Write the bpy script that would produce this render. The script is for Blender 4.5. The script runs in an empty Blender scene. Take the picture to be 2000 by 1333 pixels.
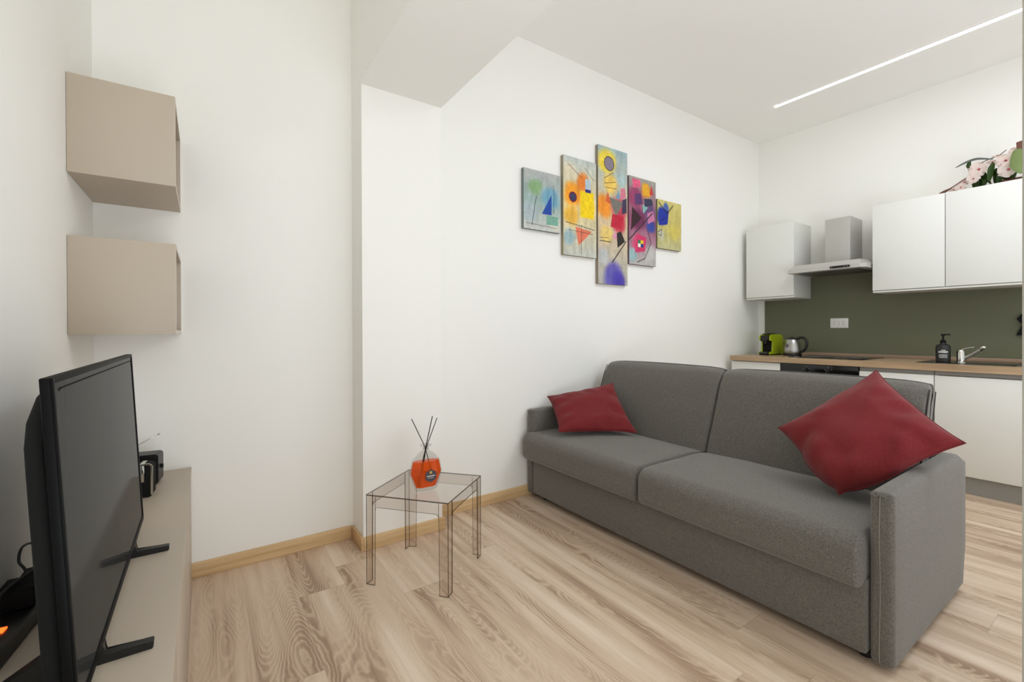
import bpy, bmesh, math, random
from mathutils import Vector, Matrix, noise
random.seed(7)
S = bpy.context.scene
C = S.collection
PI = math.pi
H = 1.15                                    # eye height

# ------------------------------------------------------------------ camera
YAW, PIT, ROL, FPX, CY = math.radians(34.4766), math.radians(-.19284), math.radians(-.19643), 876.657, 650.247
fw = Vector((math.sin(YAW)*math.cos(PIT), math.cos(YAW)*math.cos(PIT), math.sin(PIT)))
r0 = Vector((math.cos(YAW), -math.sin(YAW), 0)); u0 = r0.cross(fw)
rt = r0*math.cos(ROL) + u0*math.sin(ROL); up = -r0*math.sin(ROL) + u0*math.cos(ROL)
cd = bpy.data.cameras.new('camera'); cam = bpy.data.objects.new('camera', cd); C.objects.link(cam)
M4 = Matrix((( rt.x, up.x, -fw.x, 0), (rt.y, up.y, -fw.y, 0), (rt.z, up.z, -fw.z, H), (0, 0, 0, 1)))
cam.matrix_world = M4
cd.sensor_width = 36; cd.lens = FPX/2000*36; cd.shift_y = -(666.5-CY)/2000; cd.clip_start = .02
S.camera = cam

# ------------------------------------------------------------------ world, lights, exposure
w = bpy.data.worlds.new('world'); S.world = w; w.use_nodes = True
w.node_tree.nodes['Background'].inputs[0].default_value = (.9, .95, 1, 1)
w.node_tree.nodes['Background'].inputs[1].default_value = 1.0
S.view_settings.view_transform = 'Standard'; S.view_settings.look = 'None'
S.view_settings.exposure = 0.10; S.view_settings.gamma = 1; S.view_settings.use_curve_mapping = False
S.cycles.diffuse_bounces = 10; S.cycles.max_bounces = 14; S.cycles.transparent_max_bounces = 24
S.cycles.caustics_reflective = False; S.cycles.caustics_refractive = False

def area(name, loc, target, sx, sy, power, col):
    l = bpy.data.lights.new(name, 'AREA'); l.shape = 'RECTANGLE'; l.size = sx; l.size_y = sy
    l.energy = power; l.color = col
    o = bpy.data.objects.new(name, l); C.objects.link(o); o.location = loc
    o.rotation_euler = (Vector(target)-Vector(loc)).to_track_quat('-Z', 'Y').to_euler()
    return o
area('bounce_fill', (1.9, -1.55, .7), (1.9, -1.2, 3.2), 3.0, 1.3, 56, (.77, .88, 1))  # unseen fill panel added behind the viewer to bounce light upward
area('kitchen_fill', (3.2, .3, 3.12), (3.2, .3, 0), 1.2, 1.2, 26, (.88, .94, 1))  # added overhead fill for the kitchen side, not a fitting of the room
area('living_warm_fill', (.50, -.75, 1.5), (.10, -.2, 3.2), .5, .6, 7, (1, .92, .80))  # added warm upward fill out of view, brightens the left walls and beam
area('living_fill', (.45, -.7, .25), (.05, .7, 2.4), .8, .8, 12, (.80, .90, 1))
area('low_fill', (1.15, -1.0, .25), (1.15, .5, 2.4), 1.0, .8, 6, (.80, .90, 1))

# ------------------------------------------------------------------ materials
MATS = {}
def srgb(r, g, b):
    f = lambda c: (c/255/12.92) if c/255 <= .04045 else ((c/255+.055)/1.055)**2.4
    return (f(r), f(g), f(b), 1)
def mat(name, col, rough=.6, metal=0, spec=.5, bump=0, bscale=200, **kw):
    m = bpy.data.materials.new(name); m.use_nodes = True; n = m.node_tree.nodes; l = m.node_tree.links
    p = n['Principled BSDF']
    p.inputs['Base Color'].default_value = srgb(*col) if max(col) > 1 else (*col, 1)
    p.inputs['Roughness'].default_value = rough; p.inputs['Metallic'].default_value = metal
    p.inputs['Specular IOR Level'].default_value = spec
    for k, v in kw.items(): p.inputs[k.replace('_', ' ')].default_value = v
    if bump:
        t = n.new('ShaderNodeTexNoise'); t.inputs['Scale'].default_value = bscale; t.inputs['Detail'].default_value = 3
        g = n.new('ShaderNodeTexCoord'); l.new(g.outputs['Object'], t.inputs['Vector'])
        b = n.new('ShaderNodeBump'); b.inputs['Strength'].default_value = bump; b.inputs['Distance'].default_value = .002
        l.new(t.outputs['Fac'], b.inputs['Height']); l.new(b.outputs['Normal'], p.inputs['Normal'])
    MATS[name] = m
    return m
wall_paint = mat('wall_paint', (243, 242, 238), .9, spec=.2, bump=.05, bscale=90)
ceil_paint = mat('ceiling_paint', (243, 242, 239), .95, spec=.15)
taupe = mat('taupe_lacquer', (186, 173, 157), .45, spec=.35, bump=.02, bscale=300)
taupe_edge = mat('taupe_edge', (214, 204, 190), .5)
black_plastic = mat('black_plastic', (22, 22, 21), .4)
black_gloss = mat('black_gloss', (14, 14, 14), .12)
black_matte = mat('black_matte', (20, 20, 19), .8, spec=.2)
tv_black = mat('tv_black', (9, 9, 9), .5, IOR=1.2)
chrome = mat('chrome', (210, 208, 202), .12, metal=1)
steel = mat('brushed_steel', (170, 168, 164), .3, metal=1)
alu = mat('aluminium_profile', (150, 148, 143), .5, metal=.3)
white_lam = mat('white_laminate', (226, 226, 221), .5, spec=.35)
white_side = mat('white_side', (216, 216, 210), .55)
green_panel = mat('olive_green_panel', (108, 109, 88), .55, spec=.3)
hood_paint = mat('hood_silver_paint', (190, 188, 183), .42, metal=.35)
lime = mat('lime_plastic', (158, 176, 8), .35)
white_plastic = mat('white_plastic', (228, 226, 220), .4)
grey_print = mat('grey_print', (130, 128, 122), .6)
white_print = mat('white_print', (215, 215, 210), .6)
rubber = mat('rubber_cable', (20, 20, 19), .6)
screen_mat = mat('screen_glass', (52, 52, 51), .07, IOR=1.045)
gold = mat('gold_foil', (205, 170, 90), .35, metal=.6)
seam_mat = mat('seam_thread', (132, 128, 118), .8)

def fabric(name, ca, cb, scale, rough=.95, sheen=.25, bump=.35):
    m = mat(name, ca, rough, spec=.15); n = m.node_tree.nodes; l = m.node_tree.links; p = n['Principled BSDF']
    g = n.new('ShaderNodeTexCoord')
    t = n.new('ShaderNodeTexNoise'); t.inputs['Scale'].default_value = scale; t.inputs['Detail'].default_value = 4; t.inputs['Roughness'].default_value = .7
    t2 = n.new('ShaderNodeTexNoise'); t2.inputs['Scale'].default_value = scale*.35; t2.inputs['Detail'].default_value = 2
    mx = n.new('ShaderNodeMath'); mx.operation = 'MULTIPLY_ADD'; mx.inputs[1].default_value = .25
    l.new(g.outputs['Object'], t.inputs['Vector']); l.new(g.outputs['Object'], t2.inputs['Vector'])
    l.new(t2.outputs['Fac'], mx.inputs[0]); l.new(t.outputs['Fac'], mx.inputs[2])
    r = n.new('ShaderNodeValToRGB'); r.color_ramp.elements[0].position = .45; r.color_ramp.elements[1].position = .88
    r.color_ramp.elements[0].color = srgb(*ca); r.color_ramp.elements[1].color = srgb(*cb)
    l.new(mx.outputs[0], r.inputs[0]); l.new(r.outputs[0], p.inputs['Base Color'])
    b = n.new('ShaderNodeBump'); b.inputs['Strength'].default_value = bump; b.inputs['Distance'].default_value = .001
    l.new(t.outputs['Fac'], b.inputs['Height']); l.new(b.outputs['Normal'], p.inputs['Normal'])
    p.inputs['Sheen Weight'].default_value = sheen; p.inputs['Sheen Roughness'].default_value = .5
    return m
sofa_fab = fabric('grey_melange_fabric', (66, 64, 60), (138, 133, 125), 460)
red_fab = fabric('burgundy_fabric', (96, 28, 32), (138, 50, 52), 600, sheen=.12)

def see_through(name, tint, gloss_rough=.03, body=0, body_col=(0, 0, 0)):
    """thin clear plastic or glass: tinted transmission under a Fresnel reflection"""
    m = bpy.data.materials.new(name); m.use_nodes = True; n = m.node_tree.nodes; l = m.node_tree.links
    n.clear(); o = n.new('ShaderNodeOutputMaterial')
    t = n.new('ShaderNodeBsdfTransparent'); t.inputs[0].default_value = (*tint, 1)
    last = t
    if body:
        d = n.new('ShaderNodeBsdfDiffuse'); d.inputs[0].default_value = (*body_col, 1)
        mb = n.new('ShaderNodeMixShader'); mb.inputs[0].default_value = body
        l.new(t.outputs[0], mb.inputs[1]); l.new(d.outputs[0], mb.inputs[2]); last = mb
    g = n.new('ShaderNodeBsdfGlossy'); g.inputs['Roughness'].default_value = gloss_rough
    f = n.new('ShaderNodeFresnel'); f.inputs[0].default_value = 1.45
    gm = n.new('ShaderNodeNewGeometry'); k = n.new('ShaderNodeMath'); k.operation = 'SUBTRACT'; k.inputs[0].default_value = 1; l.new(gm.outputs['Backfacing'], k.inputs[1])
    k2 = n.new('ShaderNodeMath'); k2.operation = 'MULTIPLY'; l.new(f.outputs[0], k2.inputs[0]); l.new(k.outputs[0], k2.inputs[1])
    mx = n.new('ShaderNodeMixShader')
    l.new(k2.outputs[0], mx.inputs[0]); l.new(last.outputs[0], mx.inputs[1]); l.new(g.outputs[0], mx.inputs[2])
    l.new(mx.outputs[0], o.inputs[0])
    return m
acrylic = see_through('smoky_acrylic', (.93, .91, .89))
acrylic_edge = see_through('acrylic_edge', (.30, .26, .23), body=.35, body_col=(.05, .04, .035))
glass = see_through('clear_glass', (.88, .88, .87))
orange_liq = see_through('orange_liquid', (1.0, .42, .16), body=.38, body_col=(1.0, .13, .01))
petal_mat = mat('orchid_petal', (246, 234, 228), .6)
petal_deep = mat('orchid_throat', (176, 66, 78), .6)
leaf_mat = mat('green_leaf', (62, 92, 34), .5)
leaf_pale = mat('pale_leaf', (150, 168, 110), .55)
twig_mat = mat('brown_twig', (104, 64, 50), .7)

def wood(name, ca, cb, axis='X', rough=.45, sc=1.0):
    m = mat(name, ca, rough, spec=.3); n = m.node_tree.nodes; l = m.node_tree.links; p = n['Principled BSDF']
    g = n.new('ShaderNodeTexCoord'); mp = n.new('ShaderNodeMapping')
    mp.inputs['Scale'].default_value = (2*sc, 60*sc, 60*sc) if axis == 'X' else (60*sc, 2*sc, 60*sc)
    t = n.new('ShaderNodeTexNoise'); t.inputs['Scale'].default_value = 1; t.inputs['Detail'].default_value = 5; t.inputs['Roughness'].default_value = .6
    r = n.new('ShaderNodeValToRGB'); r.color_ramp.elements[0].position = .3; r.color_ramp.elements[1].position = .7
    r.color_ramp.elements[0].color = srgb(*ca); r.color_ramp.elements[1].color = srgb(*cb)
    l.new(g.outputs['Object'], mp.inputs[0]); l.new(mp.outputs[0], t.inputs[0]); l.new(t.outputs['Fac'], r.inputs[0]); l.new(r.outputs[0], p.inputs['Base Color'])
    return m
oak_x = wood('oak_trim_x', (196, 164, 120), (222, 192, 148), 'X')
oak_y = wood('oak_trim_y', (190, 156, 114), (214, 180, 136), 'Y')
oak_top = wood('oak_worktop', (158, 132, 104), (190, 164, 132), 'Y', .3)

def floor_material():
    m = bpy.data.materials.new('oak_plank_floor'); m.use_nodes = True; n = m.node_tree.nodes; l = m.node_tree.links
    p = n['Principled BSDF']
    def N(t, **k):
        x = n.new('ShaderNode'+t)
        for a, b in k.items(): setattr(x, a, b)
        return x
    def mth(op, a, b=None, c=None):
        x = N('Math', operation=op)
        for i, v in enumerate((a, b, c)):
            if v is None: continue
            if isinstance(v, (int, float)): x.inputs[i].default_value = v
            else: l.new(v, x.inputs[i])
        return x.outputs[0]
    def comb(a, b, c=0.0):
        x = N('CombineXYZ')
        for i, v in enumerate((a, b, c)):
            if isinstance(v, (int, float)): x.inputs[i].default_value = v
            else: l.new(v, x.inputs[i])
        return x.outputs[0]
    g = N('TexCoord'); sp = N('SeparateXYZ'); l.new(g.outputs['Object'], sp.inputs[0])
    X, Y = sp.outputs[0], sp.outputs[1]
    W, LN = .192, 1.9
    xi = mth('DIVIDE', mth('ADD', X, .05), W); ix = mth('FLOOR', xi); fx = mth('SUBTRACT', xi, ix)
    wn = N('TexWhiteNoise', noise_dimensions='1D'); l.new(ix, wn.inputs['W'])
    yi = mth('ADD', mth('DIVIDE', Y, LN), wn.outputs['Value']); iy = mth('FLOOR', yi); fy = mth('SUBTRACT', yi, iy)
    wn2 = N('TexWhiteNoise', noise_dimensions='2D'); l.new(comb(ix, iy), wn2.inputs['Vector'])
    rnd = wn2.outputs['Value']; off = mth('MULTIPLY', rnd, 37.0)
    # large grain field -> growth rings (cathedrals)
    n1 = N('TexNoise'); n1.inputs['Scale'].default_value = 1; n1.inputs['Detail'].default_value = 1.2; n1.inputs['Roughness'].default_value = .45
    l.new(comb(mth('MULTIPLY_ADD', X, 5.5, off), mth('MULTIPLY_ADD', Y, .95, off), off), n1.inputs['Vector'])
    nw = N('TexNoise'); nw.inputs['Scale'].default_value = 1; nw.inputs['Detail'].default_value = 3
    l.new(comb(mth('MULTIPLY', X, 30.0), mth('MULTIPLY', Y, 22.0), off), nw.inputs['Vector'])
    ring_in = mth('ADD', mth('MULTIPLY', n1.outputs['Fac'], 330.0), mth('MULTIPLY', nw.outputs['Fac'], 7.0))
    ring = mth('POWER', mth('MULTIPLY_ADD', mth('SINE', ring_in), .5, .5), 1.8)
    # strength of the ring pattern varies
    n2 = N('TexNoise'); n2.inputs['Scale'].default_value = 1; n2.inputs['Detail'].default_value = 2
    l.new(comb(mth('MULTIPLY_ADD', X, 9.0, off), mth('MULTIPLY_ADD', Y, 1.1, 5.0), off), n2.inputs['Vector'])
    # long fine fibres
    n3 = N('TexNoise'); n3.inputs['Scale'].default_value = 1; n3.inputs['Detail'].default_value = 4; n3.inputs['Roughness'].default_value = .65
    l.new(comb(mth('MULTIPLY', X, 130.0), mth('MULTIPLY', Y, 5.0), off), n3.inputs['Vector'])
    n4 = N('TexNoise'); n4.inputs['Scale'].default_value = 1; n4.inputs['Detail'].default_value = 3
    l.new(comb(mth('MULTIPLY', X, 28.0), mth('MULTIPLY', Y, 1.6), off), n4.inputs['Vector'])
    n5 = N('TexNoise'); n5.inputs['Scale'].default_value = 1; n5.inputs['Detail'].default_value = 2.5
    l.new(comb(mth('MULTIPLY_ADD', X, 12.0, off), mth('MULTIPLY_ADD', Y, .9, off), off), n5.inputs['Vector'])
    dark = N('MapRange'); dark.inputs[1].default_value = .56; dark.inputs[2].default_value = .36; l.new(n5.outputs['Fac'], dark.inputs[0])
    ringamp = mth('MULTIPLY', mth('SUBTRACT', ring, .38), mth('MULTIPLY_ADD', dark.outputs[0], .34, .06))
    v = mth('ADD', mth('MULTIPLY', n5.outputs['Fac'], .95), mth('MULTIPLY', n3.outputs['Fac'], .24))
    v = mth('ADD', v, mth('MULTIPLY', n4.outputs['Fac'], .28))
    v = mth('ADD', v, mth('MULTIPLY', ringamp, .46))
    v = mth('ADD', v, mth('MULTIPLY', mth('SUBTRACT', rnd, .5), .07))
    r = N('ValToRGB'); cr = r.color_ramp
    cr.elements[0].position = .50; cr.elements[0].color = srgb(158, 131, 109)
    cr.elements[1].position = .98; cr.elements[1].color = srgb(224, 205, 185)
    e = cr.elements.new(.74); e.color = srgb(202, 178, 154)
    l.new(v, r.inputs[0])
    # seams
    sx = mth('LESS_THAN', mth('MINIMUM', fx, mth('SUBTRACT', 1.0, fx)), .006)
    sy = mth('LESS_THAN', mth('MINIMUM', fy, mth('SUBTRACT', 1.0, fy)), .0011)
    seam = mth('MAXIMUM', sx, sy)
    mx = N('Mix', data_type='RGBA'); l.new(mth('MULTIPLY', seam, .16), mx.inputs[0]); l.new(r.outputs[0], mx.inputs[6]); mx.inputs[7].default_value = srgb(84, 64, 50)
    l.new(mx.outputs[2], p.inputs['Base Color'])
    rr = mth('MULTIPLY_ADD', n3.outputs['Fac'], .12, .36); l.new(rr, p.inputs['Roughness'])
    p.inputs['Specular IOR Level'].default_value = .4
    b = N('Bump'); b.inputs['Strength'].default_value = .12; b.inputs['Distance'].default_value = .001
    l.new(v, b.inputs['Height']); l.new(b.outputs['Normal'], p.inputs['Normal'])
    return m
floor_mat = floor_material()

def emit(name, col, s):
    m = bpy.data.materials.new(name); m.use_nodes = True; p = m.node_tree.nodes['Principled BSDF']
    p.inputs['Base Color'].default_value = (*col, 1); p.inputs['Emission Color'].default_value = (*col, 1); p.inputs['Emission Strength'].default_value = s
    return m

# ------------------------------------------------------------------ mesh helpers
def origin(o):
    v = Vector((0, 0, 0))
    while o is not None: v += o.location; o = o.parent
    return v
def link(name, bm, m, parent=None, smooth=False, local=False):
    if parent is not None and not local:
        bmesh.ops.translate(bm, verts=bm.verts, vec=-origin(parent))
    bmesh.ops.recalc_face_normals(bm, faces=bm.faces)
    me = bpy.data.meshes.new(name); bm.to_mesh(me); bm.free()
    for x in (m if isinstance(m, (list, tuple)) else [m]): me.materials.append(x)
    if smooth:
        for f in me.polygons: f.use_smooth = True
    o = bpy.data.objects.new(name, me); C.objects.link(o)
    if parent is not None: o.parent = parent
    return o
def autosmooth(o, ang=35):
    """shade smooth with sharp edges above an angle"""
    bm = bmesh.new(); bm.from_mesh(o.data)
    for f in bm.faces: f.smooth = True
    for e in bm.edges: e.smooth = not (len(e.link_faces) == 2 and e.calc_face_angle(0) > math.radians(ang))
    bm.to_mesh(o.data); bm.free(); return o
def add_box(bm, x0, x1, y0, y1, z0, z1, bev=0, mi=0, seg=2):
    t = bmesh.new()
    bmesh.ops.create_cube(t, size=1)
    for v in t.verts: v.co = Vector(((x0+x1)/2 + v.co.x*(x1-x0), (y0+y1)/2 + v.co.y*(y1-y0), (z0+z1)/2 + v.co.z*(z1-z0)))
    if bev: bmesh.ops.bevel(t, geom=list(t.edges), offset=bev, segments=seg, affect='EDGES', profile=.5)
    merge(bm, t, mi); return bm
def merge(bm, t, mi=0, M=None):
    mp = {}
    for v in t.verts: mp[v] = bm.verts.new(M @ v.co if M else v.co)
    for f in t.faces:
        try:
            g = bm.faces.new([mp[v] for v in f.verts]); g.material_index = mi
        except ValueError: pass
    t.free()
def box(name, x0, x1, y0, y1, z0, z1, m, parent=None, bev=.0015, local=False, smooth=True):
    o = link(name, add_box(bmesh.new(), x0, x1, y0, y1, z0, z1, bev), m, parent, local=local)
    return autosmooth(o) if bev else o
def add_tube(bm, pts, r, seg=10, mi=0, caps=True, r_end=None):
    pts = [Vector(p) for p in pts]; rings = []
    prev = None
    for i, p in enumerate(pts):
        d = (pts[min(i+1, len(pts)-1)] - pts[max(i-1, 0)]).normalized()
        if prev is None:
            a = d.cross(Vector((0, 0, 1)));
            if a.length < .01: a = d.cross(Vector((1, 0, 0)))
            a.normalize()
        else:
            a = (prev - d*prev.dot(d)).normalized()
        prev = a; b = d.cross(a)
        rr = r if r_end is None else r + (r_end-r)*i/(len(pts)-1)
        rings.append([bm.verts.new(p + (a*math.cos(2*PI*k/seg) + b*math.sin(2*PI*k/seg))*rr) for k in range(seg)])
    for A, B in zip(rings, rings[1:]):
        for k in range(seg):
            f = bm.faces.new((A[k], A[(k+1) % seg], B[(k+1) % seg], B[k])); f.material_index = mi
    if caps:
        for q in (rings[0], rings[-1]):
            f = bm.faces.new(q); f.material_index = mi
    return bm
def spline(pts, n=8):
    pts = [Vector(p) for p in pts]; out = []
    P = [pts[0]] + pts + [pts[-1]]
    for i in range(1, len(P)-2):
        for k in range(n):
            t = k/n; a, b, c, d = P[i-1], P[i], P[i+1], P[i+2]
            out.append(.5*((2*b) + (-a+c)*t + (2*a-5*b+4*c-d)*t*t + (-a+3*b-3*c+d)*t**3))
    out.append(pts[-1]); return out
def add_lathe(bm, cx, cy, prof, seg=28, mi=0, sy=1, ang=0):
    rings = []
    ca, sa = math.cos(ang), math.sin(ang)
    for r, z in prof:
        ring = []
        for k in range(seg):
            x, y = r*math.cos(2*PI*k/seg), r*sy*math.sin(2*PI*k/seg)
            ring.append(bm.verts.new((cx + x*ca - y*sa, cy + x*sa + y*ca, z)))
        rings.append(ring)
    for A, B in zip(rings, rings[1:]):
        for k in range(seg):
            f = bm.faces.new((A[k], A[(k+1) % seg], B[(k+1) % seg], B[k])); f.material_index = mi
    if prof[0][0] > 1e-5: bm.faces.new(rings[0]).material_index = mi
    if prof[-1][0] > 1e-5: bm.faces.new(rings[-1]).material_index = mi
    return bm
def soft(x0, x1, y0, y1, z0, z1, r, bulge=(0, 0, 0, 0, 0, 0), n=14, k=5):
    """upholstered block: rounded edges of radius r, bulged faces (x-,x+,y-,y+,z-,z+)"""
    c = Vector(((x0+x1)/2, (y0+y1)/2, (z0+z1)/2)); h = Vector(((x1-x0)/2, (y1-y0)/2, (z1-z0)/2))
    def axis(hh):
        inner = hh-r; e = [inner + r*math.tan(PI/4*i/k) for i in range(1, k+1)]
        mid = [-inner + 2*inner*i/n for i in range(n+1)]
        return [-q for q in reversed(e)] + mid + e
    A = [axis(h[i]) for i in range(3)]
    bm = bmesh.new(); cache = {}
    def vert(q):
        key = (round(q[0], 6), round(q[1], 6), round(q[2], 6))
        if key in cache: return cache[key]
        cl = Vector([max(-(h[i]-r), min(h[i]-r, q[i])) for i in range(3)])
        d = Vector(q)-cl
        p = cl + d.normalized()*r if d.length > 1e-9 else Vector(q)
        for i in range(3):
            j, l_ = [t for t in range(3) if t != i]
            wgt = (1-(p[j]/h[j])**2)*(1-(p[l_]/h[l_])**2)
            wgt = max(wgt, 0)
            sgn = p[i]/h[i]
            if sgn > 0: p[i] += bulge[2*i+1]*wgt*sgn
            else: p[i] -= bulge[2*i]*wgt*(-sgn)
        cache[key] = bm.verts.new(p + c); return cache[key]
    for i in range(3):
        j, l_ = (i+1) % 3, (i+2) % 3
        for s in (-1, 1):
            for a in range(len(A[j])-1):
                for b in range(len(A[l_])-1):
                    q = []
                    for aa, bb in ((a, b), (a+1, b), (a+1, b+1), (a, b+1)):
                        v = [0, 0, 0]; v[i] = s*h[i]; v[j] = A[j][aa]; v[l_] = A[l_][bb]; q.append(vert(v))
                    try: bm.faces.new(q)
                    except ValueError: pass
    return bm
def squeeze(bm, y0, y1, r, ry):
    """shrink the end radius along Y from r to ry"""
    c, h = (y0+y1)/2, (y1-y0)/2
    for v in bm.verts:
        d = v.co.y-c; a = abs(d); sg = 1 if d >= 0 else -1
        a = h-ry + (a-(h-r))/r*ry if a > h-r else a*(h-ry)/(h-r)
        v.co.y = c + sg*a
    return bm
def thing(name, label, cat, loc=(0, 0, 0), group=None):
    o = bpy.data.objects.new(name, None); C.objects.link(o); o.location = loc; o.empty_display_size = .05
    o['label'] = label; o['category'] = cat
    if group: o['group'] = group
    return o
def struct(o): o['kind'] = 'structure'; return o
def prism(bm, outline, axis, a, b, mi=0):
    """extrude a closed 2D outline along an axis from a to b"""
    def P(u, v, t):
        return {'X': (t, u, v), 'Y': (u, t, v), 'Z': (u, v, t)}[axis]
    lo = [bm.verts.new(P(u, v, a)) for u, v in outline]; hi = [bm.verts.new(P(u, v, b)) for u, v in outline]
    n = len(outline)
    for i in range(n): bm.faces.new((lo[i], lo[(i+1) % n], hi[(i+1) % n], hi[i])).material_index = mi
    bm.faces.new(lo[::-1]).material_index = mi; bm.faces.new(hi).material_index = mi
    return bm

# ------------------------------------------------------------------ room shell
XL, XR, YB, YF, ZC = -.385, 5.07, 2.55, -2.40, 3.20
YFAR = 2.575
struct(box('floor', XL-.2, XR+.2, YF-.2, YB+.25, -.1, 0, floor_mat, bev=0))
struct(box('ceiling', XL-.2, XR+.2, YF-.2, YB+.25, ZC, ZC+.1, ceil_paint, bev=0))
struct(box('wall_left', XL-.15, XL, YF-.2, YFAR, 0, ZC, wall_paint, bev=0))
struct(box('wall_far', XL-.15, .686, YFAR, YFAR+.2, 0, ZC, wall_paint, bev=0))
struct(box('wall_back', 1.141, XR+.15, YB, YB+.2, 0, ZC, wall_paint, bev=0))
struct(box('wall_right', XR, XR+.15, YF-.2, YB, 0, ZC, wall_paint, bev=0))
struct(box('trim_1', .686, 1.141, 2.385, YB+.2, 0, ZC, wall_paint, bev=0)).name = 'wall_pilaster'
struct(box('wall_beam', .674, 1.1425, YF, 2.385, 2.449, ZC, wall_paint, bev=0))
struct(box('wall_near', 1.35, 1.45, .06, .1625, 0, ZC, mat('greige_jamb', (150, 146, 134), .7), bev=0))
# front wall (behind the viewer) with a window opening
fwb = bmesh.new()
add_box(fwb, XL-.15, .9, YF-.2, YF, 0, ZC); add_box(fwb, 4.3, XR+.15, YF-.2, YF, 0, ZC)
add_box(fwb, .9, 4.3, YF-.2, YF, 0, .06); add_box(fwb, .9, 4.3, YF-.2, YF, 2.4, ZC)
struct(link('wall_front', fwb, wall_paint))
wf = bmesh.new()
for x in (.9, 2.56, 4.22): add_box(wf, x, x+.08, YF-.12, YF-.06, .06, 2.4)
add_box(wf, .9, 4.3, YF-.12, YF-.06, .06, .14); add_box(wf, .9, 4.3, YF-.12, YF-.06, 2.32, 2.4)
struct(link('window_1', wf, white_plastic))
# baseboards
bh = .07
struct(box('baseboard_far', -.06, .672, YFAR-.014, YFAR, 0, bh, oak_x, bev=.002))
struct(box('baseboard_pilaster_side', .672, .686, 2.372, YFAR-.014, 0, bh, oak_y, bev=.002))
struct(box('baseboard_pilaster', .686, 1.154, 2.371, 2.385, 0, bh, oak_x, bev=.002))
struct(box('baseboard_pilaster_return', 1.141, 1.154, 2.385, YB-.014, 0, bh, oak_y, bev=.002))
struct(box('baseboard_back', 1.154, 4.40, YB-.014, YB, 0, bh, oak_x, bev=.002))

# ------------------------------------------------------------------ ceiling strip light
t = thing('ceiling_light', 'long thin white light strip set into the ceiling above the kitchen', 'light', (4.32, 1.0, ZC))
led = emit('led_diffuser', (1, .98, .95), 9)
lb = bmesh.new(); prism(lb, [(4.303, 2.0), (4.337, 2.03), (4.337, -.6), (4.303, -.6)], 'Z', ZC-.006, ZC-.002)
link('diffuser', lb, led, t)
fr = bmesh.new(); add_box(fr, 4.299, 4.303, -.6, 2.0, ZC-.004, ZC); add_box(fr, 4.337, 4.341, -.6, 2.0, ZC-.004, ZC)
link('frame', fr, white_plastic, t)

# ------------------------------------------------------------------ sofa
sf = thing('sofa', 'dark grey fabric two seat sofa with thin straight arms behind the clear side table', 'sofa', (2.3, 1.5, 0))
box('base', 1.85, 2.70, .575, 2.45, .04, .30, sofa_fab, sf, .012)
box('back_panel', 2.70, 2.78, .575, 2.45, .035, .62, sofa_fab, sf, .015)
def arm(y0, y1):
    bm = soft(1.862, 2.80, y0, y1, .024, .606, .016, (.004, .004, .004, .004, 0, .006), 10, 3)
    for v in bm.verts:                                   # rounded rear top and clipped rear foot
        if v.co.x > 2.70:
            k = (v.co.x-2.70)/.10
            if v.co.z > .5: v.co.z -= .05*k*k*(v.co.z-.5)/.106
            if v.co.z < .2: v.co.x -= .05*(1-(v.co.z-.024)/.176)*k
    a = link('arm', bm, sofa_fab, sf, True)
    ym = (y0+y1)/2 + .004
    pts = [(1.8605 - .0015, ym + .0015*math.sin(z*17), z) for z in [.03+.57*i/24 for i in range(25)]]
    link('piping', add_tube(bmesh.new(), pts, .0016, 6), seam_mat, a, True)
    fl = bmesh.new()
    add_tube(fl, spline([(1.861, y0+.004, .598), (1.857, y0+.018, .592), (1.858, ym, .598), (1.857, y1-.02, .591), (1.861, y1-.004, .597)], 5), .0028, 6)
    link('top_seam', fl, sofa_fab, a, True)
    return a
arm(.503, .570)
arm(2.462, 2.530)
for i, (ya, yb) in enumerate(((.578, 1.518), (1.522, 2.505))):
    bm = squeeze(soft(1.80, 2.52, ya, yb, .268, .452, .058, (.012, 0, .0, .0, .0, .016), 20, 6), ya, yb, .058, .018)
    for v in bm.verts:
        # the front lower edge is cut straight and slightly forward
        if v.co.z < .33 and v.co.x < 1.9: v.co.x -= .012*(.33-v.co.z)/.06
        v.co.z += .002*noise.noise(Vector((v.co.x*4, v.co.y*4, i*7)))
        if v.co.x > 2.3: v.co.z -= .02*(v.co.x-2.3)/.2
    s = link('seat_cushion', bm, sofa_fab, sf, True)
for i, (ya, yb) in enumerate(((.575, 1.513), (1.517, 2.452))):
    bm = squeeze(soft(2.385, 2.528, ya, yb, .415, .918, .036, (.020, .004, .0, .0, .0, .008), 20, 5), ya, yb, .036, .014)
    for v in bm.verts:
        z = v.co.z
        lean = .37*(z-.415)
        if v.co.x < 2.45: v.co.x += lean + .018*max(0, (z-.80)/.118)**2
        else: v.co.x += lean*.9
        # ends sink gently
        ed = min(abs(v.co.y-ya), abs(v.co.y-yb))
        if z > .86: v.co.z -= .010*math.exp(-(ed/.05)**2)
        v.co.x += .003*noise.noise(Vector((v.co.y*3, z*3, i*9+2)))
    b = link('back_cushion', bm, sofa_fab, sf, True)
    ys = ya if i == 0 else yb
    # seam welts on the outer end
    for dx, rr in ((.008, .0028), (.128, .0028)):
        pts = [(2.385 + dx + .37*(z-.415)*(1 if dx < .05 else .9) + (.018*max(0, (z-.80)/.118)**2 if dx < .05 else 0), ys + (.001 if i == 0 else -.001), z) for z in [.50+(.39 if dx < .05 else .375)*k/12 for k in range(13)]]
        link('piping', add_tube(bmesh.new(), pts, rr, 6), mat('dark_welt', (48, 46, 42), .9) if 'dark_welt' not in MATS else MATS['dark_welt'], b, True)
for y in (.60, 2.40):
    for x in (1.93, 2.66): link('leg', add_lathe(bmesh.new(), x, y, [(.02, 0), (.022, .041)], 16), black_plastic, sf)

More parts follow.
